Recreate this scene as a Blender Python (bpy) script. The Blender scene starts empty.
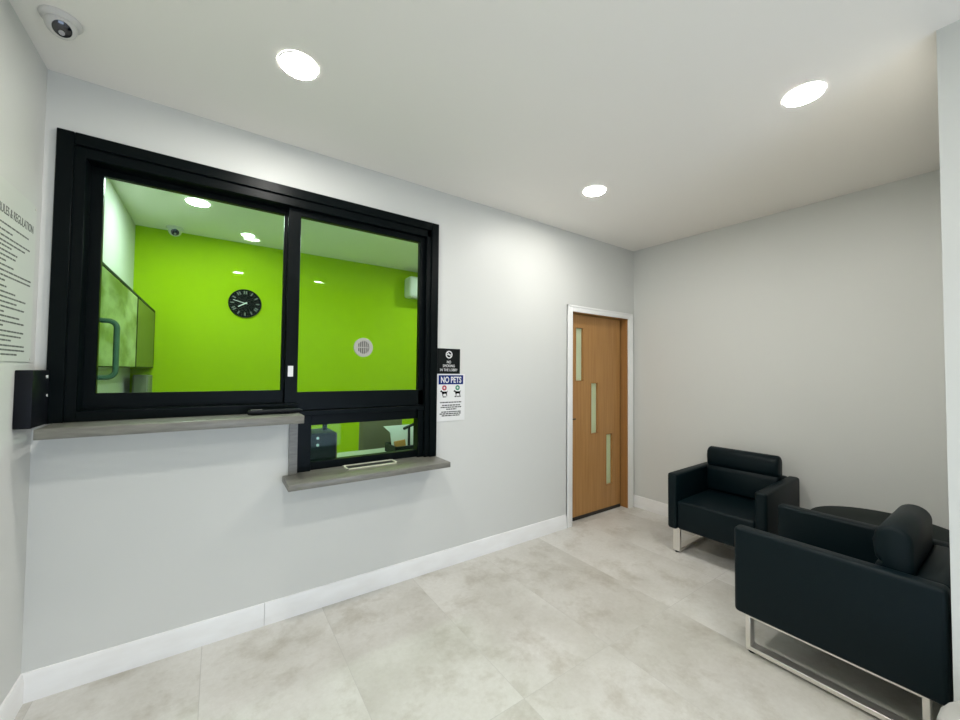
import bpy, bmesh, math, random
from mathutils import Matrix, Vector
C = bpy.context.scene
COL = C.collection
PI = math.pi
random.seed(4)

# ------------------------------------------------------------------ camera
cam_d = bpy.data.cameras.new('camera')
cam_d.sensor_width = 36.0
cam_d.lens = 382.489 / 960 * 36
cam_d.clip_start = 0.02
cam = bpy.data.objects.new('camera', cam_d)
COL.objects.link(cam)
Rr, Ru, Rf = (0.82362, -0.567057, 0.009781), (-0.024824, -0.018816, 0.999515), (0.566598, 0.823463, 0.029574)
cam.matrix_world = Matrix(((Rr[0], Ru[0], -Rf[0], 0.6709), (Rr[1], Ru[1], -Rf[1], -2.53763),
                           (Rr[2], Ru[2], -Rf[2], 1.46546), (0, 0, 0, 1)))
C.camera = cam

# ------------------------------------------------------------------ world, daylight, exposure
W = bpy.data.worlds.new('world')
C.world = W
W.use_nodes = True
W.node_tree.nodes['Background'].inputs[0].default_value = (0.75, 0.87, 1.0, 1)
W.node_tree.nodes['Background'].inputs[1].default_value = 0.3
C.view_settings.view_transform = 'Standard'
C.view_settings.look = 'None'
C.view_settings.gamma = 1.0
C.view_settings.use_curve_mapping = False
C.view_settings.exposure = 1.67
DAYLIGHT_W = 10.0      # through the added low glazed front behind the camera
LAMP = 72.0            # radiance of the ceiling lamps in the lobby
OFFICE_LAMP = 102.0     # and of those in the office

def area(name, loc, rot, sx, sy, watts, color):
    d = bpy.data.lights.new(name, 'AREA')
    d.shape = 'RECTANGLE'; d.size = sx; d.size_y = sy; d.energy = watts; d.color = color
    o = bpy.data.objects.new(name, d); COL.objects.link(o)
    o.location = loc; o.rotation_euler = rot
    return o
# daylight lamp in the invented low front of the back wall, facing into the lobby
area('daylight', (1.55, -4.66, .58), (PI/2, 0, 0), 2.1, 1.0, DAYLIGHT_W, (0.56, 0.72, 1.0))

# ------------------------------------------------------------------ materials
def mat(name, color=(.8, .8, .8), rough=.5, metal=0.0, spec=.5, emit=None, estr=0.0, coat=0.0):
    m = bpy.data.materials.new(name); m.use_nodes = True
    b = m.node_tree.nodes['Principled BSDF']
    b.inputs['Base Color'].default_value = (*color, 1)
    b.inputs['Roughness'].default_value = rough
    b.inputs['Metallic'].default_value = metal
    b.inputs['Specular IOR Level'].default_value = spec
    b.inputs['Coat Weight'].default_value = coat
    if emit:
        b.inputs['Emission Color'].default_value = (*emit, 1)
        b.inputs['Emission Strength'].default_value = estr
    return m
def N(m, typ, **kw):
    n = m.node_tree.nodes.new(typ)
    for k, v in kw.items():
        if isinstance(k, str) and hasattr(n, k): setattr(n, k, v)
    return n
def L(m, a, b): m.node_tree.links.new(a, b)
def bsdf(m): return m.node_tree.nodes['Principled BSDF']
def noise_bump(m, scale, strength, dist=.002, detail=3):
    tc = N(m, 'ShaderNodeTexCoord'); nz = N(m, 'ShaderNodeTexNoise'); bp = N(m, 'ShaderNodeBump')
    nz.inputs['Scale'].default_value = scale; nz.inputs['Detail'].default_value = detail
    bp.inputs['Strength'].default_value = strength; bp.inputs['Distance'].default_value = dist
    L(m, tc.outputs['Object'], nz.inputs['Vector']); L(m, nz.outputs['Fac'], bp.inputs['Height'])
    L(m, bp.outputs['Normal'], bsdf(m).inputs['Normal'])
    return m
def noise_color(m, scale, c0, c1, stretch=(1, 1, 1), detail=4, lo=.3, hi=.7, distort=0.0):
    tc = N(m, 'ShaderNodeTexCoord'); mp = N(m, 'ShaderNodeMapping'); nz = N(m, 'ShaderNodeTexNoise'); cr = N(m, 'ShaderNodeValToRGB')
    mp.inputs['Scale'].default_value = stretch
    nz.inputs['Scale'].default_value = scale; nz.inputs['Detail'].default_value = detail; nz.inputs['Distortion'].default_value = distort
    cr.color_ramp.elements[0].position = lo; cr.color_ramp.elements[1].position = hi
    cr.color_ramp.elements[0].color = (*c0, 1); cr.color_ramp.elements[1].color = (*c1, 1)
    L(m, tc.outputs['Object'], mp.inputs['Vector']); L(m, mp.outputs['Vector'], nz.inputs['Vector'])
    L(m, nz.outputs['Fac'], cr.inputs['Fac']); L(m, cr.outputs['Color'], bsdf(m).inputs['Base Color'])
    return m

M = {}
M['wall'] = noise_bump(mat('painted_wall', (.665, .67, .64), .45, spec=.35), 220, .08, .001)
M['ceiling'] = noise_bump(mat('ceiling_paint', (.92, .885, .83), .7, spec=.2), 200, .05, .001)
M['lime'] = noise_bump(mat('lime_green_paint', (.385, .58, .001), .7, spec=.12), 200, .05, .001)
M['skirt'] = noise_color(mat('white_gloss_paint', (.8, .8, .8), .35), 5, (.84, .83, .81), (.90, .90, .89), (1, 1, 3))
M['casing'] = mat('white_casing', (.88, .88, .86), .35)
M['black_frame'] = noise_bump(mat('black_aluminium', (.0022, .0042, .0046), .33, 0, .08), 400, .05, .0005)
M['ledge'] = noise_color(mat('grey_laminate', (.3, .3, .27), .35), 14, (.145, .14, .12), (.205, .20, .172), (1, 6, 6))
M['vinyl'] = noise_bump(mat('black_vinyl', (.0012, .0068, .0092), .48, spec=.17), 260, .25, .0015)
M['chrome'] = mat('brushed_steel', (.80, .77, .72), .34, .85)
M['rubber'] = mat('black_rubber', (.01, .01, .01), .6)
M['black'] = mat('black_plastic', (.005, .006, .009), .45, spec=.15)
M['table_top'] = noise_bump(mat('table_top_black', (.008, .013, .012), .6, spec=.12), 120, .1, .001)
M['white'] = mat('white_plastic', (.78, .78, .76), .4)
M['silver'] = mat('silver_plastic', (.40, .39, .35), .4, .3)
M['dark_slot'] = mat('dark_slot', (.015, .016, .012), .7)
M['diffuser'] = mat('lamp_diffuser', (.9, .9, .9), .5, emit=(1.0, .98, .93), estr=LAMP)
M['diffuser_office'] = mat('office_lamp_diffuser', (.9, .9, .9), .5, emit=(1.0, 1.0, .95), estr=OFFICE_LAMP)
M['diffuser_dim'] = mat('dim_lamp_diffuser', (.9, .9, .9), .5, emit=(1.0, 1.0, .95), estr=7.0)
M['handle'] = mat('grey_green_handle', (.05, .11, .06), .5)
M['clock_mark'] = mat('clock_mark', (.16, .17, .16), .6)
M['tray_rim'] = mat('cream_tray_rim', (.72, .72, .58), .35)
M['paper'] = mat('paper_white', (.78, .78, .77), .5)
M['board'] = mat('notice_board_clear', (.66, .68, .63), .3, spec=.3)
M['ink'] = mat('ink_grey', (.09, .095, .09), .6)
M['ink_black'] = mat('ink_black', (.005, .006, .006), .7, spec=.1)
M['sign_black'] = mat('sign_black', (.006, .008, .008), .5, spec=.12)
M['sign_white'] = mat('sign_lettering', (.75, .75, .75), .5)
M['sign_blue'] = mat('sign_blue', (.004, .024, .16), .5, spec=.06)
M['red'] = mat('sign_red', (.42, .03, .06), .5)
M['green'] = mat('sign_green', (.03, .24, .13), .5)
M['lens'] = mat('camera_lens', (.005, .006, .012), .08, coat=.6)
M['lens_glint'] = mat('camera_lens_glint', (.35, .34, .34), .3)
M['cam_white'] = mat('camera_white', (.66, .64, .61), .4)
M['cabinet_reflection'] = noise_color(mat('painted_reflection_door', (.4, .4, .3), .3), 9, (.15, .19, .06), (.46, .52, .29), (1, .35, 1), 6, .38, .62, .2)  # the mottling paints reflections in the glossy door
M['cabinet'] = noise_color(mat('olive_cabinet_door', (.14, .13, .08), .35), 3, (.10, .12, .02), (.135, .155, .03), (1, 1, 6))
M['cabinet_edge'] = mat('cabinet_edge', (.012, .03, .008), .6, spec=.1)
M['file_grey'] = mat('filing_cabinet_grey', (.16, .17, .11), .5)
M['desk'] = mat('desk_pale', (.42, .45, .36), .4)
M['chair_fabric'] = noise_bump(mat('olive_grey_fabric', (.16, .145, .075), .85), 300, .3, .002)
M['tower'] = mat('tower_black', (.006, .011, .011), .45, spec=.15)
M['tower_red'] = mat('tower_side', (.10, .035, .02), .5)
M['orange'] = mat('orange_packet', (.55, .26, .05), .5)
M['bag'] = noise_bump(mat('pale_grey_fabric', (.50, .49, .47), .9), 350, .4, .003)
M['dark_gap'] = mat('gap_shade_dark', (.02, .017, .012), .7)
M['brass'] = mat('dark_brass', (.10, .07, .03), .35, .8)
M['lock'] = mat('white_sticker', (.8, .8, .8), .4)

# oak veneer with a fine upright grain
def oak(name, c0, c1):
    m = mat(name, c0, .42, spec=.35)
    noise_color(m, 3.0, c0, c1, (14, 14, .6), 6, .3, .7, .3)
    return m
M['oak'] = oak('oak_veneer', (.37, .18, .055), (.46, .245, .082))
M['oak_dark'] = oak('oak_jamb', (.33, .155, .048), (.40, .20, .065))

def glass(name, tint, refl, rough=0.0):
    m = bpy.data.materials.new(name); m.use_nodes = True
    nt = m.node_tree; nt.nodes.clear()
    out = nt.nodes.new('ShaderNodeOutputMaterial'); mix = nt.nodes.new('ShaderNodeMixShader')
    tr = nt.nodes.new('ShaderNodeBsdfTransparent'); gl = nt.nodes.new('ShaderNodeBsdfGlossy'); fr = nt.nodes.new('ShaderNodeFresnel')
    mul = nt.nodes.new('ShaderNodeMath'); mul.operation = 'MULTIPLY'; mul.inputs[1].default_value = refl
    fr.inputs[0].default_value = 1.5
    tr.inputs[0].default_value = (*tint, 1); gl.inputs[0].default_value = (1, 1, 1, 1); gl.inputs[1].default_value = rough
    nt.links.new(fr.outputs[0], mul.inputs[0]); nt.links.new(mul.outputs[0], mix.inputs[0])
    nt.links.new(tr.outputs[0], mix.inputs[1]); nt.links.new(gl.outputs[0], mix.inputs[2]); nt.links.new(mix.outputs[0], out.inputs[0])
    return m
M['glass'] = glass('green_tinted_glass', (.82, .97, .90), .14)
M['added_front_glass'] = glass('clear_glass', (.97, .98, .98), 1.0)
m = bpy.data.materials.new('frosted_glass'); m.use_nodes = True
nt = m.node_tree; nt.nodes.clear()
o_ = nt.nodes.new('ShaderNodeOutputMaterial'); mx = nt.nodes.new('ShaderNodeMixShader'); mx.inputs[0].default_value = .45
tl = nt.nodes.new('ShaderNodeBsdfTranslucent'); tl.inputs[0].default_value = (.92, .94, .84, 1)
pr = nt.nodes.new('ShaderNodeBsdfPrincipled'); pr.inputs['Base Color'].default_value = (.66, .70, .56, 1); pr.inputs['Roughness'].default_value = .25
nt.links.new(tl.outputs[0], mx.inputs[1]); nt.links.new(pr.outputs[0], mx.inputs[2]); nt.links.new(mx.outputs[0], o_.inputs[0])
M['frosted'] = m

# floor: 0.6 x 1.2 m cloudy cement-look tiles, thin grout, each tile its own cloud
def floor_material():
    m = mat('cement_look_tiles', (.5, .49, .45), .38, spec=.4)
    nt = m.node_tree; b = bsdf(m)
    tc = N(m, 'ShaderNodeTexCoord'); sp = N(m, 'ShaderNodeSeparateXYZ'); L(m, tc.outputs['Object'], sp.inputs[0])
    def math_(op, a, b_=None, c_=None):
        n = N(m, 'ShaderNodeMath'); n.operation = op
        for i, v in enumerate((a, b_, c_)):
            if v is None: continue
            if isinstance(v, (int, float)): n.inputs[i].default_value = v
            else: L(m, v, n.inputs[i])
        return n.outputs[0]
    u = math_('DIVIDE', math_('SUBTRACT', sp.outputs[0], .0425), .6005)
    v = math_('DIVIDE', math_('SUBTRACT', sp.outputs[1], -1.209), 1.2)
    iu, iv = math_('FLOOR', u), math_('FLOOR', v)
    fu, fv = math_('FRACT', u), math_('FRACT', v)
    eu = math_('MULTIPLY', math_('MINIMUM', fu, math_('SUBTRACT', 1.0, fu)), .6)
    ev = math_('MULTIPLY', math_('MINIMUM', fv, math_('SUBTRACT', 1.0, fv)), 1.2)
    e = math_('MINIMUM', eu, ev)
    grout = math_('LESS_THAN', e, .0014)
    cmb = N(m, 'ShaderNodeCombineXYZ'); L(m, iu, cmb.inputs[0]); L(m, iv, cmb.inputs[1])
    wn = N(m, 'ShaderNodeTexWhiteNoise'); wn.noise_dimensions = '3D'; L(m, cmb.outputs[0], wn.inputs['Vector'])
    sc = N(m, 'ShaderNodeVectorMath'); sc.operation = 'SCALE'; L(m, wn.outputs['Color'], sc.inputs[0]); sc.inputs['Scale'].default_value = 40
    ad = N(m, 'ShaderNodeVectorMath'); ad.operation = 'ADD'; L(m, tc.outputs['Object'], ad.inputs[0]); L(m, sc.outputs[0], ad.inputs[1])
    def nz(scale, detail, dist=0.0, rough=.55):
        n = N(m, 'ShaderNodeTexNoise'); n.inputs['Scale'].default_value = scale; n.inputs['Detail'].default_value = detail
        n.inputs['Distortion'].default_value = dist; n.inputs['Roughness'].default_value = rough
        L(m, ad.outputs[0], n.inputs['Vector']); return n.outputs['Fac']
    big, mid, fine = nz(1.7, 3, .1), nz(4.2, 10, .15, .68), nz(38, 5, 0, .7)
    def ramp(fac, c0, c1, lo, hi):
        r = N(m, 'ShaderNodeValToRGB'); L(m, fac, r.inputs[0])
        r.color_ramp.elements[0].position = lo; r.color_ramp.elements[1].position = hi
        r.color_ramp.elements[0].color = (*c0, 1); r.color_ramp.elements[1].color = (*c1, 1); return r.outputs[0]
    base = ramp(big, (.55, .537, .50), (.685, .677, .655), .32, .56)
    stain = ramp(mid, (.78, .755, .70), (1.02, 1.02, 1.01), .30, .50)
    grain = ramp(fine, (.93, .92, .90), (1.03, 1.03, 1.03), .3, .7)
    def mul(a, b_):
        n = N(m, 'ShaderNodeMix'); n.data_type = 'RGBA'; n.blend_type = 'MULTIPLY'; n.inputs['Factor'].default_value = 1
        L(m, a, n.inputs['A']); L(m, b_, n.inputs['B']); return n.outputs['Result']
    col = mul(mul(base, stain), grain)
    tone = ramp(wn.outputs['Value'], (.87, .86, .84), (1.05, 1.05, 1.05), 0, 1)
    col = mul(col, tone)
    mg = N(m, 'ShaderNodeMix'); mg.data_type = 'RGBA'; L(m, grout, mg.inputs['Factor']); L(m, col, mg.inputs['A'])
    mg.inputs['B'].default_value = (.50, .485, .45, 1)
    L(m, mg.outputs['Result'], b.inputs['Base Color'])
    rr = math_('ADD', .33, math_('MULTIPLY', mid, .22)); L(m, rr, b.inputs['Roughness'])
    bp = N(m, 'ShaderNodeBump'); bp.inputs['Strength'].default_value = .25; bp.inputs['Distance'].default_value = .002
    L(m, math_('SUBTRACT', math_('MULTIPLY', fine, .3), grout), bp.inputs['Height']); L(m, bp.outputs[0], b.inputs['Normal'])
    return m
M['floor'] = floor_material()

# ------------------------------------------------------------------ mesh helpers
def BM(): return bmesh.new()
def box(bm, x0, x1, y0, y1, z0, z1, bevel=0.0, seg=2):
    r = bmesh.ops.create_cube(bm, size=1.0)
    vs = r['verts']
    for v in vs:
        v.co = Vector((x0 + (v.co.x + .5) * (x1 - x0), y0 + (v.co.y + .5) * (y1 - y0), z0 + (v.co.z + .5) * (z1 - z0)))
    if bevel > 0:
        es = list({e for v in vs for e in v.link_edges})
        bmesh.ops.bevel(bm, geom=es, offset=bevel, segments=seg, affect='EDGES', profile=.5, clamp_overlap=True)
    return bm
def basis(d):
    d = Vector(d).normalized()
    a = Vector((0, 0, 1)) if abs(d.z) < .9 else Vector((1, 0, 0))
    s = d.cross(a).normalized(); t = s.cross(d).normalized()
    return d, s, t
def lathe(bm, center, axis, prof, seg=32, caps=True):
    """prof: list of (radius, distance along the axis)"""
    d, s, t = basis(axis); c = Vector(center); rings = []
    for r, h in prof:
        rings.append([bm.verts.new(c + d*h + s*(r*math.cos(2*PI*k/seg)) + t*(r*math.sin(2*PI*k/seg))) for k in range(seg)])
    for a, b in zip(rings, rings[1:]):
        for k in range(seg):
            bm.faces.new((a[k], a[(k+1) % seg], b[(k+1) % seg], b[k]))
    if caps:
        bm.faces.new(rings[0][::-1]); bm.faces.new(rings[-1])
    return bm
def cyl(bm, c, axis, r, h, seg=24): return lathe(bm, c, axis, [(r, 0), (r, h)], seg)
def ring(bm, c, axis, r0, r1, h, seg=32):
    d, s, t = basis(axis); c = Vector(c); R_ = []
    for r, hh in ((r0, 0), (r0, h), (r1, h), (r1, 0)):
        R_.append([bm.verts.new(c + d*hh + s*(r*math.cos(2*PI*k/seg)) + t*(r*math.sin(2*PI*k/seg))) for k in range(seg)])
    for i in range(4):
        a, b = R_[i], R_[(i+1) % 4]
        for k in range(seg): bm.faces.new((a[k], a[(k+1) % seg], b[(k+1) % seg], b[k]))
    return bm
def tube(bm, pts, r, seg=12):
    pts = [Vector(p) for p in pts]; rings = []
    for i, p in enumerate(pts):
        d = (pts[min(i+1, len(pts)-1)] - pts[max(i-1, 0)])
        _, s, t = basis(d)
        if rings:
            s = (ps - d.normalized()*ps.dot(d.normalized())).normalized(); t = d.normalized().cross(s)
        ps = s
        rings.append([bm.verts.new(p + s*(r*math.cos(2*PI*k/seg)) + t*(r*math.sin(2*PI*k/seg))) for k in range(seg)])
    for a, b in zip(rings, rings[1:]):
        for k in range(seg): bm.faces.new((a[k], a[(k+1) % seg], b[(k+1) % seg], b[k]))
    bm.faces.new(rings[0][::-1]); bm.faces.new(rings[-1])
    return bm
def prism(bm, poly, f, a, b):
    """poly in 2-D, f(u, v, w) gives the 3-D point, extruded from w=a to w=b"""
    A = [bm.verts.new(f(u, v, a)) for u, v in poly]; B = [bm.verts.new(f(u, v, b)) for u, v in poly]
    n = len(poly)
    bm.faces.new(A[::-1]); bm.faces.new(B)
    for k in range(n): bm.faces.new((A[k], A[(k+1) % n], B[(k+1) % n], B[k]))
    return bm
def origin_of(o):
    v = Vector((0, 0, 0))
    while o is not None: v += o.location; o = o.parent
    return v
def obj(name, bm, m, parent=None, smooth=True, loc=None):
    """links bm (built in world coordinates) as ONE mesh object"""
    bmesh.ops.recalc_face_normals(bm, faces=bm.faces[:])
    me = bpy.data.meshes.new(name); bm.to_mesh(me); bm.free()
    if loc is None:
        off = origin_of(parent) if parent else Vector((0, 0, 0))
    else:
        off = Vector(loc)
    me.transform(Matrix.Translation(-off))
    me.materials.append(m)
    if smooth:
        try: me.shade_smooth(); me.set_sharp_from_angle(angle=math.radians(38))
        except Exception: pass
    o = bpy.data.objects.new(name, me); COL.objects.link(o)
    if parent: o.parent = parent
    elif loc is not None: o.location = loc
    return o
def tag(o, label, cat, group=None):
    o['label'] = label; o['category'] = cat
    if group: o['group'] = group
    return o
def thing(name, label, cat, loc, rz=0, group=None):
    o = bpy.data.objects.new(name, None); COL.objects.link(o)
    o.location = loc; o.rotation_euler = (0, 0, rz); o.empty_display_size = .1
    return tag(o, label, cat, group)
def struct(name, bm, m, parent=None):
    o = obj(name, bm, m, parent)
    if parent is None: o['kind'] = 'structure'
    return o
def struct_empty(name, loc):
    o = bpy.data.objects.new(name, None); COL.objects.link(o); o.location = loc; o['kind'] = 'structure'; return o
def dup(root, loc, rz, label, group=None):
    r = root.copy(); COL.objects.link(r); r.location = loc; r.rotation_euler = (0, 0, rz); r['label'] = label
    if group: r['group'] = group
    for ch in list(root.children):
        c = ch.copy(); COL.objects.link(c); c.parent = r
        for g in list(ch.children):
            d = g.copy(); COL.objects.link(d); d.parent = c
    return r
def lettering(name, body, size, at, rot, m, parent, xs=1.0, align='CENTER', weight=0.0):
    cu = bpy.data.curves.new(name, 'FONT'); cu.body = body; cu.size = size; cu.align_x = align
    cu.extrude = .0004; cu.offset = weight
    t = bpy.data.objects.new(name, cu); COL.objects.link(t)
    bpy.context.view_layer.update()
    me = bpy.data.meshes.new_from_object(t.evaluated_get(bpy.context.evaluated_depsgraph_get()))
    bpy.data.objects.remove(t)
    me.name = name; me.materials.clear(); me.materials.append(m)
    from mathutils import Euler
    X = Matrix.Translation(Vector(at) - origin_of(parent)) @ Euler(rot).to_matrix().to_4x4() @ Matrix.Diagonal((xs, 1, 1, 1))
    me.transform(X)
    o = bpy.data.objects.new(name, me); COL.objects.link(o); o.parent = parent
    return o

# ------------------------------------------------------------------ the room
H = 2.828
LX = 4.4947
def wall_y(bm, x0, x1, z0, z1, y0, y1, holes):
    xs = sorted({x0, x1, *[h[0] for h in holes], *[h[1] for h in holes]})
    zs = sorted({z0, z1, *[h[2] for h in holes], *[h[3] for h in holes]})
    for a, b in zip(xs, xs[1:]):
        for c, d in zip(zs, zs[1:]):
            mx_, mz_ = (a+b)/2, (c+d)/2
            if any(h[0] < mx_ < h[1] and h[2] < mz_ < h[3] for h in holes): continue
            box(bm, a, b, y0, y1, c, d)
    return bm
struct('floor', box(BM(), -.2, 5.2, -5.0, 2.6, -.1, 0), M['floor'])
struct('ceiling', box(BM(), -.2, 5.2, -5.0, 2.6, H, H + .1), M['ceiling'])
struct('wall_front', wall_y(BM(), 0, LX + .12, 0, H, 0, .15,
       [(.075, 1.045, 1.185, 2.53), (1.045, 1.985, .80, 2.53), (3.475, 4.39, 0, 2.07)]), M['wall'])
struct('wall_left', box(BM(), -.15, 0, -4.75, 2.3, 0, H), M['wall'])
a = math.radians(1.946)
ux, uy = math.sin(a), -math.cos(a)
struct('wall_right', prism(BM(), [(LX, 0), (LX + ux*2.5, uy*2.5), (LX + ux*2.5 + .12, uy*2.5), (LX + .12, 0)], lambda u, v, w: (u, v, w), 0, H), M['wall'])
struct('wall_corner', box(BM(), 2.978, 4.60, -4.75, -2.34, 0, H), M['wall'])
struct('wall_back', wall_y(BM(), 0, 2.978, 0, H, -4.75, -4.6, [(.45, 2.65, .05, 1.12)]), M['wall'])
struct('wall_office_back', box(BM(), -.15, 5.0, 2.3, 2.42, 0, H), M['lime'])
struct('wall_office_right', box(BM(), 4.86, 5.0, .0, 2.3, 0, H), M['lime'])
# unseen low glazed front, invented as the daylight source behind the camera
e = struct_empty('window_added', (1.55, -4.70, .05))
bm = BM()
for x in (.45, 1.52, 2.59): box(bm, x, x + .06, -4.73, -4.69, .05, 1.12)
box(bm, .51, 2.59, -4.73, -4.69, .05, .10); box(bm, .51, 2.59, -4.73, -4.69, 1.07, 1.12)
obj('frame', bm, M['black_frame'], e)
obj('glass_pane', box(BM(), .51, 2.59, -4.715, -4.709, .10, 1.07), M['added_front_glass'], e)

# skirting boards, with a small stepped top
def skirting(name, p, q, nrm, cuts=()):
    p, q, n = Vector((*p, 0)), Vector((*q, 0)), Vector((*nrm, 0)).normalized()
    prof = [(0, 0), (.014, 0), (.014, .095), (.011, .103), (.011, .112), (.006, .124), (0, .126)]
    d = (q - p).normalized(); Ltot = (q - p).length
    bm = BM(); s = [0, *cuts, Ltot]
    for i, (u0, u1) in enumerate(zip(s, s[1:])):
        g = .0012 if cuts else 0
        prism(bm, prof, lambda u, v, w: p + n*u + Vector((0, 0, v)) + d*w, u0 + (g if i else 0), u1 - (g if i < len(s)-2 else 0))
    return struct(name, bm, M['skirt'])
skirting('baseboard_front', (0, 0), (3.414, 0), (0, -1), (.93,))
skirting('baseboard_left', (0, 0), (0, -4.6), (1, 0))
skirting('baseboard_right', (LX - .002, 0), (LX + ux*2.33, uy*2.33), (-math.cos(a), -math.sin(a)))
skirting('baseboard_corner', (2.978, -2.34), (2.978, -4.6), (-1, 0))

# ------------------------------------------------------------------ service window
w = struct_empty('window_1', (1.03, 0, .80))
def frame_piece(bm, x0, x1, z0, z1, y0, y1, b=.003): return box(bm, x0, x1, y0, y1, z0, z1, b, 1)
bm = BM()
# outer flange over the wall edge
frame_piece(bm, .041, .100, 1.21, 2.563, -.022, .0)
frame_piece(bm, .100, 1.962, 2.505, 2.563, -.022, .0)
frame_piece(bm, 1.962, 2.020, .838, 2.563, -.022, .0)
# inner stepped band
frame_piece(bm, .092, .140, 1.21, 2.51, -.008, .13)
frame_piece(bm, .135, 1.97, 2.455, 2.512, -.008, .13)
frame_piece(bm, 1.928, 1.970, .838, 2.51, -.008, .13)
# sill track under the sliding pane
frame_piece(bm, .10, 1.085, 1.2, 1.262, -.006, .135)
obj('outer_frame', bm, M['black_frame'], w)
# fixed right sash
bm = BM()
frame_piece(bm, 1.010, 1.081, 1.217, 2.462, .028, .066)
frame_piece(bm, 1.888, 1.935, 1.217, 2.462, .028, .066)
frame_piece(bm, 1.075, 1.895, 2.415, 2.462, .028, .066)
frame_piece(bm, 1.075, 1.935, 1.215, 1.327, .028, .066)
fs = obj('fixed_sash', bm, M['black_frame'], w)
obj('glass_pane', box(BM(), 1.078, 1.892, .046, .052, 1.322, 2.42), M['glass'], fs)
obj('sticker', box(BM(), 1.026, 1.055, .0265, .0285, 1.422, 1.487), M['lock'], fs)['label'] = 'small white sticker on the black centre mullion'
# speak-through grille on the fixed pane
gx, gz, gy = 1.485, 1.619, .046
bm = ring(BM(), (gx, gy, gz), (0, -1, 0), .042, .064, .012, 40)
for k in range(-3, 4):
    hh = math.sqrt(max(.043**2 - (k*.0125)**2, 0))
    box(bm, gx + k*.0125 - .0032, gx + k*.0125 + .0032, gy - .010, gy, gz - hh, gz + hh)
box(bm, gx - .043, gx + .043, gy - .011, gy, gz - .0035, gz + .0035)
sg = obj('speaking_grille', bm, M['silver'], fs); sg['label'] = 'round silver slotted grille on the right pane'
obj('grille_back', cyl(BM(), (gx, gy - .0005, gz), (0, -1, 0), .0425, .0015, 32), M['dark_slot'], sg)
# sliding left sash, behind
bm = BM()
frame_piece(bm, .112, .186, 1.245, 2.462, .074, .108)
frame_piece(bm, .994, 1.065, 1.245, 2.462, .074, .108)
frame_piece(bm, .18, 1.0, 2.421, 2.462, .074, .108)
frame_piece(bm, .18, 1.0, 1.245, 1.339, .074, .108)
ss = obj('sliding_sash', bm, M['black_frame'], w)
obj('glass_pane', box(BM(), .183, .997, .090, .096, 1.334, 2.425), M['glass'], ss)
pts = [(.165, .112, 1.712), (.172, .15, 1.712)]
hx0, hx1, z0, z1, r = .175, .243, 1.415, 1.705, .035
pts = [(.165, .10, z1), (.168, .135, z1)]
pts += [(.20, .142, z1)]
for k in range(7):
    t = k/6*PI/2; pts.append((hx1 - r + r*math.sin(t), .142, z1 - r + r*math.cos(t)))
for k in range(7):
    t = k/6*PI/2; pts.append((hx1 - r + r*math.cos(t), .142, z0 + r - r*math.sin(t)))
pts += [(.20, .142, z0), (.168, .135, z0), (.165, .10, z0)]
obj('pull_handle', tube(BM(), pts, .0125), M['handle'], ss)
# lower pay window
bm = BM()
frame_piece(bm, 1.083, 1.165, .836, 1.212, .02, .10)
frame_piece(bm, 1.888, 1.94, .836, 1.212, .02, .10)
frame_piece(bm, 1.16, 1.895, 1.116, 1.19, .045, .10)
frame_piece(bm, 1.083, 1.94, 1.182, 1.214, .006, .10)
frame_piece(bm, 1.16, 1.895, .836, .886, .045, .10)
ls = obj('lower_sash', bm, M['black_frame'], w)
obj('glass_pane', box(BM(), 1.16, 1.893, .070, .076, .88, 1.12), M['glass'], ls)
# grey jamb board between the two ledges
struct('trim_1', box(BM(), 1.036, 1.083, -.012, .10, .838, 1.163), M['ledge'])

# ledges
u = thing('counter_ledge', 'long grey laminate ledge under the left sliding pane', 'ledge', (.57, 0, 1.162))
obj('ledge_board', box(BM(), .066, 1.078, -.235, -.001, 1.168, 1.2115, .003), M['ledge'], u)
u = thing('counter_ledge', 'lower grey laminate ledge under the small pay window', 'ledge', (1.51, 0, .80))
bm = box(BM(), 1.006, 2.020, -.232, -.001, .801, .837, .003)
box(bm, 1.05, 1.98, -.004, .15, .801, .837)
obj('ledge_board', bm, M['ledge'], u)
bm = BM()
tx0, tx1, ty0, ty1 = 1.362, 1.705, -.068, .040
box(bm, tx0, tx1, ty0, ty0 + .012, .8365, .8425); box(bm, tx0, tx0 + .012, ty0, ty1, .8365, .8425); box(bm, tx1 - .012, tx1, ty0, ty1, .8365, .8425); box(bm, tx0, tx1, ty1 - .012, ty1, .8365, .8425)
tr = obj('cash_tray_rim', bm, M['tray_rim'], u); tr['label'] = 'pale metal rim of the cash tray slot'
obj('cash_tray_slot', box(BM(), tx0 + .012, tx1 - .012, ty0 + .012, ty1 - .012, .8362, .8378), M['dark_slot'], u)

# ------------------------------------------------------------------ oak door
d = struct_empty('door_1', (3.93, .07, 0))
bm = BM()
def moulding(bm, x0, x1, z0, z1):
    box(bm, x0, x1, -.016, 0, z0, z1, .004, 2)
cx0, cx1, cw, ct = 3.418, 4.452, .072, 2.115
box(bm, cx0, cx0 + cw, -.017, -.0005, 0, ct, .004); box(bm, cx1 - cw, cx1, -.017, -.0005, 0, ct, .004); box(bm, cx0 + cw - .005, cx1 - cw + .005, -.017, -.0005, ct - .062, ct, .004)
box(bm, cx0, cx0 + .02, -.022, -.0005, 0, ct, .004); box(bm, cx1 - .02, cx1, -.022, -.0005, 0, ct, .004); box(bm, cx0, cx1, -.022, -.0005, ct - .02, ct, .004)
cs = obj('casing', bm, M['casing'], d); cs['label'] = 'white door casing'
bm = BM()
box(bm, 3.476, 3.497, 0, .15, 0, 2.07); box(bm, 4.372, 4.389, 0, .15, 0, 2.07); box(bm, 3.476, 4.389, 0, .15, 2.052, 2.069)
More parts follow.
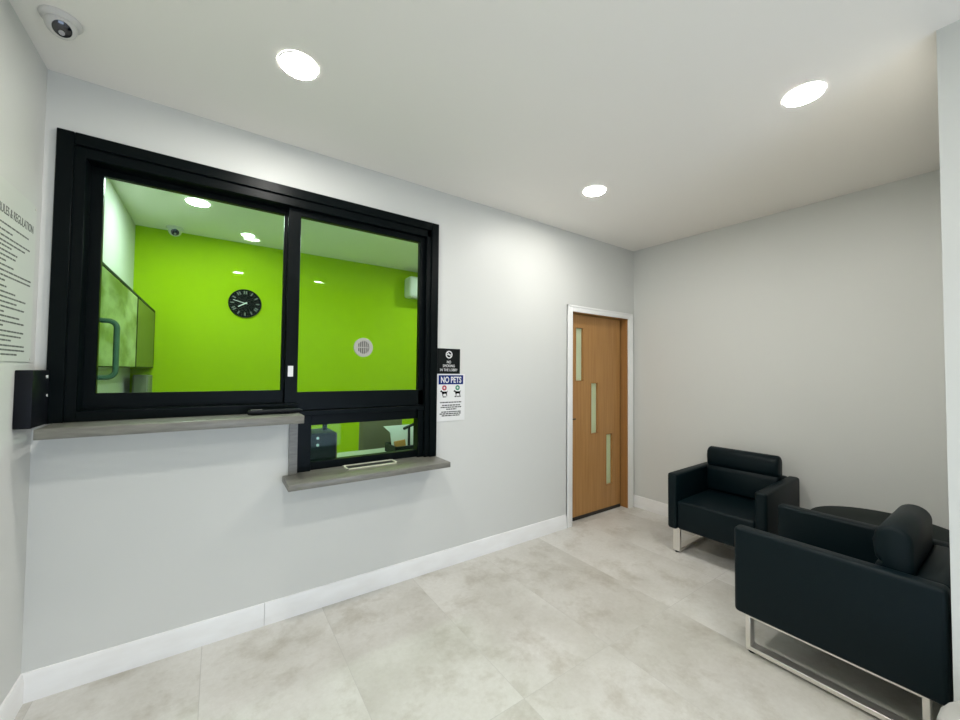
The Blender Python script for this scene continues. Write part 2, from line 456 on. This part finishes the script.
box(bm, 3.497, 3.512, .115, .15, 0, 2.052); box(bm, 4.357, 4.372, .115, .15, 0, 2.052)
obj('jamb', bm, M['oak_dark'], d)
panes = [(3.622, 3.738, 1.376, 1.918), (3.854, 3.970, .830, 1.358), (4.098, 4.210, .270, .812)]
bm = wall_y(BM(), 3.500, 4.344, .035, 2.046, .07, .113, panes)
leaf = obj('door_leaf', bm, M['oak'], d)
for (p0, p1, q0, q1) in panes:
    obj('vision_panel', box(BM(), p0, p1, .090, .096, q0, q1), M['frosted'], leaf)['label'] = 'narrow frosted glass strip'
    bm = BM()
    for yy0, yy1 in ((.066, .090),):
        box(bm, p0 - .001, p0 + .006, yy0, yy1, q0, q1); box(bm, p1 - .006, p1 + .001, yy0, yy1, q0, q1)
        box(bm, p0, p1, yy0, yy1, q0 - .001, q0 + .006); box(bm, p0, p1, yy0, yy1, q1 - .006, q1 + .001)
    obj('glazing_bead', bm, M['oak_dark'], leaf)
obj('edge_gap_shade', box(BM(), 4.345, 4.371, .085, .114, .0, 2.05), M['dark_gap'], d)  # dark strip put in to deepen the shade of the edge gap
obj('bottom_gap_shade', box(BM(), 3.500, 4.344, .066, .112, .004, .036), M['dark_gap'], leaf)  # dark strip for the shaded gap under the leaf
bm = cyl(BM(), (3.530, .070, 1.005), (0, -1, 0), .020, .008, 24); cyl(bm, (3.530, .064, 1.005), (0, -1, 0), .010, .02, 16)
box(bm, 3.523, 3.600, .040, .054, .996, 1.012, .003)
obj('door_latch', bm, M['brass'], leaf)

# ------------------------------------------------------------------ armchairs
def armchair(label, loc, rz, group):
    t = thing('armchair', label, 'armchair', (0, 0, 0), 0, group)
    hw = .345
    for s in (-1, 1):
        x0, x1 = sorted((s*(hw - .075), s*hw))
        obj('armrest', box(BM(), x0, x1, -.37, .37, .198, .645, .020, 4), M['vinyl'], t)
    obj('seat', box(BM(), -.272, .272, -.362, .275, .205, .432, .022, 4), M['vinyl'], t)
    obj('back_frame', box(BM(), -.272, .272, .270, .368, .20, .640, .018, 4), M['vinyl'], t)
    # back cushion: two padded rolls with a seam, extruded across the chair with rounded ends
    def prof(inset):
        pts = []
        def arc(cy, cz, r, a0, a1, n):
            for k in range(n + 1):
                q = math.radians(a0 + (a1 - a0)*k/n); pts.append((cy + r*math.cos(q), cz + r*math.sin(q)))
        f, bk, top, bot, seam = .152 + inset, .272 - inset, .816 - inset, .436 + inset, .655
        rr = .058 - inset
        arc(bk - rr, top - rr, rr, 0, 90, 6)
        arc(f + rr, top - rr, rr, 90, 180, 6)
        pts += [(f - .004, .74), (f, .69), (f + .005, .668), (f + .016, seam), (f + .005, .642), (f - .002, .62), (f - .002, .53)]
        arc(f + .03, bot + .03, .03, 180, 270, 4)
        arc(bk - .02, bot + .02, .02, 270, 360, 4)
        return pts
    bm = BM(); rings = []
    hwc = .262
    for x, i in ((-hwc, .018), (-hwc + .006, .007), (-hwc + .018, .0), (hwc - .018, .0), (hwc - .006, .007), (hwc, .018)):
        rings.append([bm.verts.new((x, y, z)) for y, z in prof(i)])
    n = len(rings[0])
    for A, B in zip(rings, rings[1:]):
        for k in range(n): bm.faces.new((A[k], A[(k+1) % n], B[(k+1) % n], B[k]))
    bm.faces.new(rings[0][::-1]); bm.faces.new(rings[-1])
    obj('back_cushion', bm, M['vinyl'], t)
    for s in (-1, 1):
        x0, x1 = sorted((s*(hw - .024), s*(hw - .080)))
        bm = BM(); q = .022
        y0, y1, zb, zt = -.325, .314, .014, .206
        box(bm, x0, x1, y0, y0 + q, zb, zt, .002, 1); box(bm, x0, x1, y1 - q, y1, zb, zt, .002, 1)
        box(bm, x0, x1, y0 + q - .002, y1 - q + .002, zb, zb + q, .002, 1); box(bm, x0, x1, y0 + q - .002, y1 - q + .002, zt - q, zt, .002, 1)
        f = obj('sled_leg', bm, M['chrome'], t); f['label'] = 'brushed steel loop leg'
        for yy in (y0 + .02, y1 - .02):
            obj('foot', cyl(BM(), ((x0 + x1)/2, yy, 0), (0, 0, 1), .017, .017, 20), M['rubber'], f)
    t.location = loc; t.rotation_euler = (0, 0, rz)
    return t
ac = armchair('black vinyl armchair backed against the far right wall, facing left, nearest the wooden door', (4.146, -1.122, 0), -PI/2 + a, 'black vinyl armchairs')
dup(ac, (3.335, -1.964, 0), PI, 'black vinyl armchair in the foreground, seen from its side, beside the white wall corner', 'black vinyl armchairs')

# round table in the corner behind the near armchair
t = thing('round_table', 'low black round side table in the corner between the two armchairs', 'table', (4.130, -1.975, 0))
obj('tabletop', lathe(BM(), (4.130, -1.975, .49), (0, 0, 1), [(.335, 0), (.349, .008), (.352, .022), (.347, .036), (.335, .040), (.10, .0405)], 72), M['table_top'], t)
obj('pedestal', lathe(BM(), (4.130, -1.975, .02), (0, 0, 1), [(.05, 0), (.045, .02), (.04, .40), (.10, .471)], 32), M['black'], t)
obj('base', lathe(BM(), (4.130, -1.975, 0), (0, 0, 1), [(.24, 0), (.245, .006), (.235, .014), (.05, .021)], 48), M['black'], t)

# pale bag slumped by the wall corner, only its top edge in view
def bag():
    bm = BM(); seg, rg = 48, 22; rows = []
    c = Vector((2.745, -2.490, 0))
    for i in range(rg + 1):
        ph = i/rg
        z = .435*math.sin(ph*PI/2)**.9 if i else 0
        rad = .190*(math.cos(ph*PI/2)**.55)*(0.86 + .14*math.sin(min(1, ph*1.6)*PI)) if i < rg else .004
        row = []
        for k in range(seg):
            an = 2*PI*k/seg
            fold = 1 + .035*math.sin(9*an + 5*ph)*(ph*1.2) + .03*math.sin(5*an - 3*ph + 1)
            pinch = .013*math.sin(ph*PI*7 + 2*an)
            row.append(bm.verts.new(c + Vector(((rad*fold + pinch*min(1, rad*6))*math.cos(an), (rad*fold + pinch*min(1, rad*6))*math.sin(an), z))))
        rows.append(row)
    for A, B in zip(rows, rows[1:]):
        for k in range(seg): bm.faces.new((A[k], A[(k+1) % seg], B[(k+1) % seg], B[k]))
    bm.faces.new(rows[0][::-1]); bm.faces.new(rows[-1])
    return bm
tag(obj('fabric_bag', bag(), M['bag'], loc=(2.745, -2.490, 0)), 'pale grey folded fabric bag in the bottom right corner beside the near armchair', 'bag')

# ------------------------------------------------------------------ things on the left wall
t = thing('notice_board', 'pale rules notice with a heading and rows of small print on the left wall', 'notice', (0, -.28, 1.485))
obj('panel', box(BM(), .0005, .0045, -.49, -.066, 1.486, 2.165, .001, 1), M['board'], t)
lettering('heading', 'RULES & REGULATION', .048, (.0048, -.095, 2.038), (PI/2, 0, PI/2), M['ink'], t, xs=.66, align='RIGHT')
rows = [(2.002, -.138), (1.976, -.292), (1.955, -.112), (1.936, -.170), (1.92, -.295), (1.902, -.241), (1.884, -.256), (1.866, -.322), (1.847, -.27),
        (1.827, -.096), (1.809, -.104), (1.791, -.339), (1.769, -.32), (1.748, -.241), (1.73, -.135), (1.711, -.228), (1.693, -.15), (1.674, -.327),
        (1.658, -.184), (1.638, -.153), (1.622, -.33), (1.602, -.139), (1.584, -.176), (1.567, -.257), (1.547, -.142), (1.530, -.13), (1.513, -.196)]
bm = BM()
for z, ye in rows:
    y = -.462
    while y < ye - .012:
        wl = min(random.uniform(.010, .038), ye - y)
        box(bm, .0044, .0049, y, y + wl, z - .0032, z + .0032); y += wl + .0042
obj('small_print', bm, M['ink'], t)
for y in (-.078, -.478):
    for z in (1.500, 2.150): obj('fixing_screw', cyl(BM(), (.0044, y, z), (1, 0, 0), .0045, .002, 12), M['chrome'], t)

t = thing('wall_box', 'flat black box on the left wall beside the end of the long ledge', 'box', (0, -.105, 1.205))
obj('housing', box(BM(), .0005, .052, -.205, -.003, 1.212, 1.452, .004), M['black'], t)
obj('marking', box(BM(), .0518, .0526, -.060, -.035, 1.416, 1.430), M['white'], t)['label'] = 'small white mark'
obj('white_dot', cyl(BM(), (.0515, -.042, 1.340), (1, 0, 0), .006, .002, 16), M['white'], t)  # plain white dot on the front of the housing

# ------------------------------------------------------------------ signs beside the window
RW = (PI/2, 0, 0)
t = thing('no_smoking_sign', 'small black sign about smoking with white lettering above the white sign', 'sign', (2.126, 0, 1.455))
obj('panel', box(BM(), 2.024, 2.226, -.004, -.0005, 1.444, 1.636), M['sign_black'], t)
obj('clear_edge', box(BM(), 2.024, 2.226, -.005, -.0005, 1.636, 1.664), M['board'], t)
for body, z, s in (('NO', 1.524, .029), ('SMOKING', 1.495, .029), ('IN THE LOBBY', 1.464, .029)):
    lettering('lettering', body, s, (2.127, -.0044, z), RW, M['sign_white'], t, xs=.82, weight=.0)
bm = ring(BM(), (2.128, -.004, 1.590), (0, -1, 0), .021, .029, .001, 40)
for s in (-1,):
    f = lambda u_, v_, w_: (2.128 + (u_*math.cos(PI/4) - s*v_*math.sin(PI/4)), w_, 1.592 + (s*u_*math.sin(PI/4) + v_*math.cos(PI/4)))
    prism(bm, [(-.026, -.003), (.026, -.003), (.026, .003), (-.026, .003)], f, -.0052, -.004)
box(bm, 2.108, 2.138, -.005, -.004, 1.587, 1.593); box(bm, 2.141, 2.147, -.005, -.004, 1.587, 1.593)
obj('no_smoking_symbol', bm, M['sign_white'], t)

M['print'] = mat('small_print_ink', (.03, .03, .03), .6)
t = thing('no_pets_sign', 'white sign with a blue band reading no pets beside the window frame', 'sign', (2.148, 0, 1.10))
obj('panel', box(BM(), 2.027, 2.272, -.0045, -.0005, 1.088, 1.443), M['paper'], t)
obj('header_band', box(BM(), 2.040, 2.256, -.0055, -.0045, 1.364, 1.434), M['sign_blue'], t)
lettering('lettering', 'NO PETS', .064, (2.148, -.006, 1.377), RW, M['sign_white'], t, xs=.72, weight=.0016)
def dog(bm, ox, oz, s, yy):
    P = [(-1.0, .62), (-.98, .78), (-.80, .92), (-.66, 1.02), (-.60, .88), (-.42, .72), (.0, .66), (.45, .68), (.72, .66), (.92, .86), (.98, .82), (.80, .52), (.76, .2), (.80, -.30), (.82, -.42), (.66, -.42), (.62, -.1), (.50, .12),
         (.1, .16), (-.20, .10), (-.26, -.42), (-.42, -.42), (-.42, -.05), (-.56, .25), (-.66, .55), (-.86, .54)]
    prism(bm, P, lambda u_, v_, w_: (ox + u_*s, w_, oz + v_*s), yy - .0008, yy)
for ox, m_, nm in ((2.090, 'red', 'forbidden_mark'), (2.206, 'green', 'allowed_mark')):
    obj(nm, ring(BM(), (ox, -.0044, 1.338), (0, -1, 0), .008, .0195, .001, 28), M[m_], t)
    bm = BM(); dog(bm, ox - .002, 1.288, .033, -.0045); obj('dog_pictogram', bm, M['ink_black'], t)
for para in (((1.270, 2.078, 2.106),),
           ((1.270, 2.180, 2.236),),
           ((1.228, 2.055, 2.245),),
           ((1.206, 2.072, 2.232), (1.191, 2.060, 2.240), (1.176, 2.108, 2.196),),
           ((1.156, 2.066, 2.238), (1.142, 2.052, 2.246), (1.128, 2.070, 2.226),)):
    bm = BM()
    for z, x0, x1 in para:
        x = x0
        while x < x1 - .006:
            wl = min(random.uniform(.008, .026), x1 - x); box(bm, x, x + wl, -.0050, -.0044, z - .0042, z + .0042); x += wl + .0038
    obj('small_print', bm, M['print'], t)

# slim black case lying at the end of the long ledge
prof = [(.004, 0), (.012, .006), (.0145, .03), (.0135, .12), (.015, .2), (.012, .262), (.006, .278), (.002, .28)]
bm = lathe(BM(), (.812, -.105, 1.2272), (1, .02, 0), prof, 20)
u = thing('pen_case', 'slim black case lying on the right end of the long ledge', 'case', (.95, -.105, 1.212))
obj('case_body', bm, M['black'], u)
obj('sheen_strip', box(BM(), .83, .885, -.107, -.101, 1.2405, 1.2428, .001, 1), M['silver'], u)  # pale strip put in for the sheen along the case

# ------------------------------------------------------------------ ceiling: lamps and dome cameras
def downlight(x, y, label, lamp, group, R=.075):
    t = thing('downlight', label, 'ceiling light', (x, y, H), 0, group)
    obj('trim_ring', lathe(BM(), (x, y, H - .0005), (0, 0, -1), [(R + .008, 0), (R + .007, .005), (R + .002, .007), (R, .005)], 48, False), M['white'], t)
    obj('diffuser', lathe(BM(), (x, y, H - .001), (0, 0, -1), [(R + .001, 0), (R + .001, .004), (R*.6, .0045)], 48), M[lamp], t)
    return t
g = 'round downlights in the lobby ceiling'
downlight(.940, -.688, 'round lit ceiling downlight in front of the service window', 'diffuser', g)
downlight(2.975, -.683, 'round lit ceiling downlight farthest away, above the floor before the wooden door', 'diffuser', g)
downlight(2.993, -1.922, 'round lit ceiling downlight at upper right, above the armchairs', 'diffuser', g)
downlight(.940, -1.922, 'round lit ceiling downlight nearly above the viewer', 'diffuser', g)
downlight(.900, -3.650, 'added unseen round ceiling downlight behind the viewer by the left wall', 'diffuser', g)  # this and the next are added to light the lower front wall evenly
downlight(1.950, -3.650, 'added unseen round ceiling downlight behind the viewer by the wall corner', 'diffuser', g)
g = 'round downlights in the green office'
downlight(.511, 1.330, 'larger looking lit downlight near the left wall of the green office', 'diffuser_office', g)
downlight(.900, 1.975, 'lit downlight close to the lime wall above the clock', 'diffuser_dim', g, .055)
downlight(1.85, .55, 'office downlight above the desk behind the mullion', 'diffuser_office', g)
downlight(3.35, 1.33, 'office downlight behind the wooden door', 'diffuser_office', g)

def dome_camera(x, y, aim, label, k=1.0):
    t = thing('dome_camera', label, 'security camera', (x, y, H))
    obj('mount', lathe(BM(), (x, y, H - .0003), (0, 0, -1), [(.060*k, 0), (.061*k, .006), (.057*k, .014), (.050*k, .019), (.044*k, .021)], 40), M['cam_white'], t)
    c = Vector((x, y, H - .026*k)); r = .046*k
    d_, _, _ = basis(aim)
    prof = [(r*math.sin(PI*j/14), -r*math.cos(PI*j/14)) for j in range(1, 12)]
    b = obj('ball_housing', lathe(BM(), c, d_, prof, 36), M['cam_white'], t)
    h = prof[-1]
    ln = obj('lens_window', lathe(BM(), c + d_*(h[1] - .001), d_, [(h[0]*.97, 0), (h[0]*.96, .004), (h[0]*.6, .008), (h[0]*.1, .010)], 32), M['lens'], b)
    ln['label'] = 'black lens window'
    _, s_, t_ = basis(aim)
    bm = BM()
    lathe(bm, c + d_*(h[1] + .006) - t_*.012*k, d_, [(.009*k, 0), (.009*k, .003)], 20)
    obj('glint_disc', bm, M['lens_glint'], b)['label'] = 'small grey glint in the lens'  # the glint in the lens is built as a pale grey disc
    return t, c, d_, h
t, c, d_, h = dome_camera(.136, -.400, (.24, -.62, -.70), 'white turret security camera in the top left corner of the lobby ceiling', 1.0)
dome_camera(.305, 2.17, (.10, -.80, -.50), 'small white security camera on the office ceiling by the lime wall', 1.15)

# ------------------------------------------------------------------ the green office behind the glass
t = thing('wall_clock', 'round black wall clock on the lime green wall', 'clock', (.907, 2.3, 2.172))
cc = Vector((.907, 2.3, 2.172))
obj('face', lathe(BM(), cc, (0, -1, 0), [(.152, 0), (.154, .012), (.151, .020), (.146, .022)], 64), M['ink_black'], t)
for k in range(12):
    an = k*PI/6; bm = BM()
    n_ = 2 if k in (8, 11, 0, 4) else 1
    for j in range(n_):
        off = (j - (n_ - 1)/2)*.020
        f = lambda u_, v_, w_: cc + Vector(((v_*math.sin(an) + u_*math.cos(an)), -w_, (v_*math.cos(an) - u_*math.sin(an))))
        prism(bm, [(off - .006, .100), (off + .006, .100), (off + .006, .134), (off - .006, .134)], f, .0215, .0230)
    obj('hour_mark', bm, M['clock_mark'], t)
def hand(name, an, ln, wd, h0):
    f = lambda u_, v_, w_: cc + Vector(((v_*math.sin(an) + u_*math.cos(an)), -w_, (v_*math.cos(an) - u_*math.sin(an))))
    obj(name, prism(BM(), [(-wd, -.02), (wd, -.02), (wd*.7, ln), (-wd*.7, ln)], f, h0, h0 + .002), M['sign_white'], t)
hand('hour_hand', math.radians(238), .075, .006, .024)
hand('minute_hand', math.radians(285), .115, .003, .0265)

t = thing('air_conditioner', 'white split air conditioner high on the lime wall at the right', 'air conditioner', (3.15, 2.2, 2.44))
obj('casing', box(BM(), 2.735, 3.53, 2.10, 2.299, 2.445, 2.715, .03, 4), M['white'], t)
obj('louvre', box(BM(), 2.77, 3.50, 2.092, 2.16, 2.42, 2.45, .008, 2), M['silver'], t)

def wall_cabinet(y0, y1, front, label, nm='wall_cabinet'):
    t = thing(nm, label, 'cabinet', (.08, (y0 + y1)/2, 1.467), 0, 'wall cabinets in the office')
    obj('body', box(BM(), .0005, .150, y0 + .001, y1 - .001, 1.468, 2.018), M['cabinet_edge'], t)
    bm = BM()
    for a_, b_ in ((y0 + .001, y0 + .014), (y1 - .014, y1 - .001)): box(bm, .151, .168, a_, b_, 1.47, 2.018)
    box(bm, .151, .168, y0 + .014, y1 - .014, 2.002, 2.018)
    obj('edge_trim', bm, M['cabinet_edge'], t)
    obj('door', box(BM(), .151, .166, y0 + .016, y1 - .016, 1.474, 2.000, .002, 1), M[front], t)
wall_cabinet(.155, 1.32, 'cabinet_reflection', 'wall cabinet with pale mottled reflections painted on its door behind the left pane, nearer the glass')
wall_cabinet(1.32, 2.29, 'cabinet', 'plain olive wall cabinet next to the lime wall')
t = thing('filing_cabinet', 'grey cabinet whose top shows under the wall cabinets', 'cabinet', (.112, 2.14, 0))
obj('body', box(BM(), .06, .165, 2.0, 2.28, .0, 1.40, .004), M['file_grey'], t)
bm = BM()
for k in range(4): box(bm, .068, .157, 1.988, 2.0, .06 + .34*k, .385 + .34*k, .003, 1)
obj('drawer_front', bm, M['file_grey'], t)

t = thing('desk', 'pale office desk behind the pay window', 'desk', (1.85, .5, 0))
obj('desktop', box(BM(), 1.0, 2.75, .155, .84, .735, .762, .004), M['desk'], t)
for x in (1.03, 2.68): obj('leg_panel', box(BM(), x, x + .035, .18, .82, 0, .735), M['desk'], t)

t = thing('computer_tower', 'black box with two lamp reflections as round white discs behind the left end of the pay window', 'computer', (1.25, .40, .762))
obj('case', box(BM(), 1.09, 1.386, .30, .55, .763, 1.022, .006), M['tower'], t)
obj('side_panel', box(BM(), 1.3862, 1.394, .31, .54, .775, 1.014), M['tower_red'], t)['label'] = 'reddish side panel'
for z in (.990, .942): obj('reflection_dot', cyl(BM(), (1.262, .300, z), (0, -1, 0), .0095, .004, 20), M['white'], t)  # white discs put in for ceiling lamps reflected on the case
obj('post', box(BM(), 1.322, 1.350, .42, .448, 1.022, 1.20, .003, 1), M['tower'], t)

t = thing('office_chair', 'olive grey office chair seen through the pay window', 'chair', (2.05, 1.18, 0))
bm = BM()
def cushion_back():
    bm = box(BM(), 1.83, 2.27, 1.12, 1.20, .60, 1.085, .05, 4)
    for v in bm.verts:
        q = (v.co.x - 2.05)/.22; v.co.y += -.05*q*q*-1
        q2 = (v.co.z - .60)/.485; v.co.x = 2.05 + (v.co.x - 2.05)*(1.06 - .16*(q2 - .45)**2*2)
    return bm
obj('backrest', cushion_back(), M['chair_fabric'], t)
obj('seat', box(BM(), 1.81, 2.29, 1.20, 1.68, .44, .53, .03, 3), M['chair_fabric'], t)
obj('back_support', box(BM(), 2.02, 2.08, 1.17, 1.23, .44, .66), M['black'], t)
obj('gas_column', cyl(BM(), (2.05, 1.42, .08), (0, 0, 1), .03, .37, 20), M['black'], t)
for k in range(5):
    an = 2*PI*k/5 + .3
    lg = obj('base_leg', tube(BM(), [(2.05, 1.42, .10), (2.05 + .26*math.cos(an), 1.42 + .26*math.sin(an), .065)], .016, 10), M['black'], t)
    obj('castor', cyl(BM(), (2.05 + .26*math.cos(an) - .01, 1.42 + .26*math.sin(an), .0275), (1, 0, 0), .027, .02, 16), M['black'], lg)

t = thing('desk_organiser', 'black desk organiser with a post at the right end of the pay window', 'organiser', (2.05, .58, .762))
bm = box(BM(), 1.90, 2.22, .46, .475, .763, .835); box(bm, 1.90, 2.22, .69, .705, .763, .835); box(bm, 1.90, 1.912, .46, .705, .763, .835); box(bm, 2.208, 2.22, .46, .705, .763, .835); box(bm, 1.90, 2.22, .46, .705, .763, .772)
obj('tray', bm, M['tower'], t)
obj('post', box(BM(), 2.030, 2.046, .50, .516, .77, .985), M['tower'], t)
obj('top_arm', prism(BM(), [(1.99, .965), (2.10, 1.005), (2.10, 1.020), (1.99, .980)], lambda u_, v_, w_: (u_, w_, v_), .49, .525), M['tower'], t)
t = thing('paper_stack', 'white papers leaning in the black desk organiser', 'papers', (2.05, .60, .775))
f = lambda u_, v_, w_: (u_, w_ + (v_ - .78)*.35, v_)
obj('sheet', prism(BM(), [(1.86, .985), (2.19, .985), (2.19, .778), (1.915, .778), (1.915, .93)], f, .56, .575), M['paper'], t)
bm = prism(BM(), [(1.93, .80), (2.03, .80), (2.03, .87), (1.93, .86)], f, .535, .55)
tag(obj('packet', bm, M['orange'], loc=(1.98, .55, .773)), 'small orange packet in front of the white papers in the organiser', 'packet')
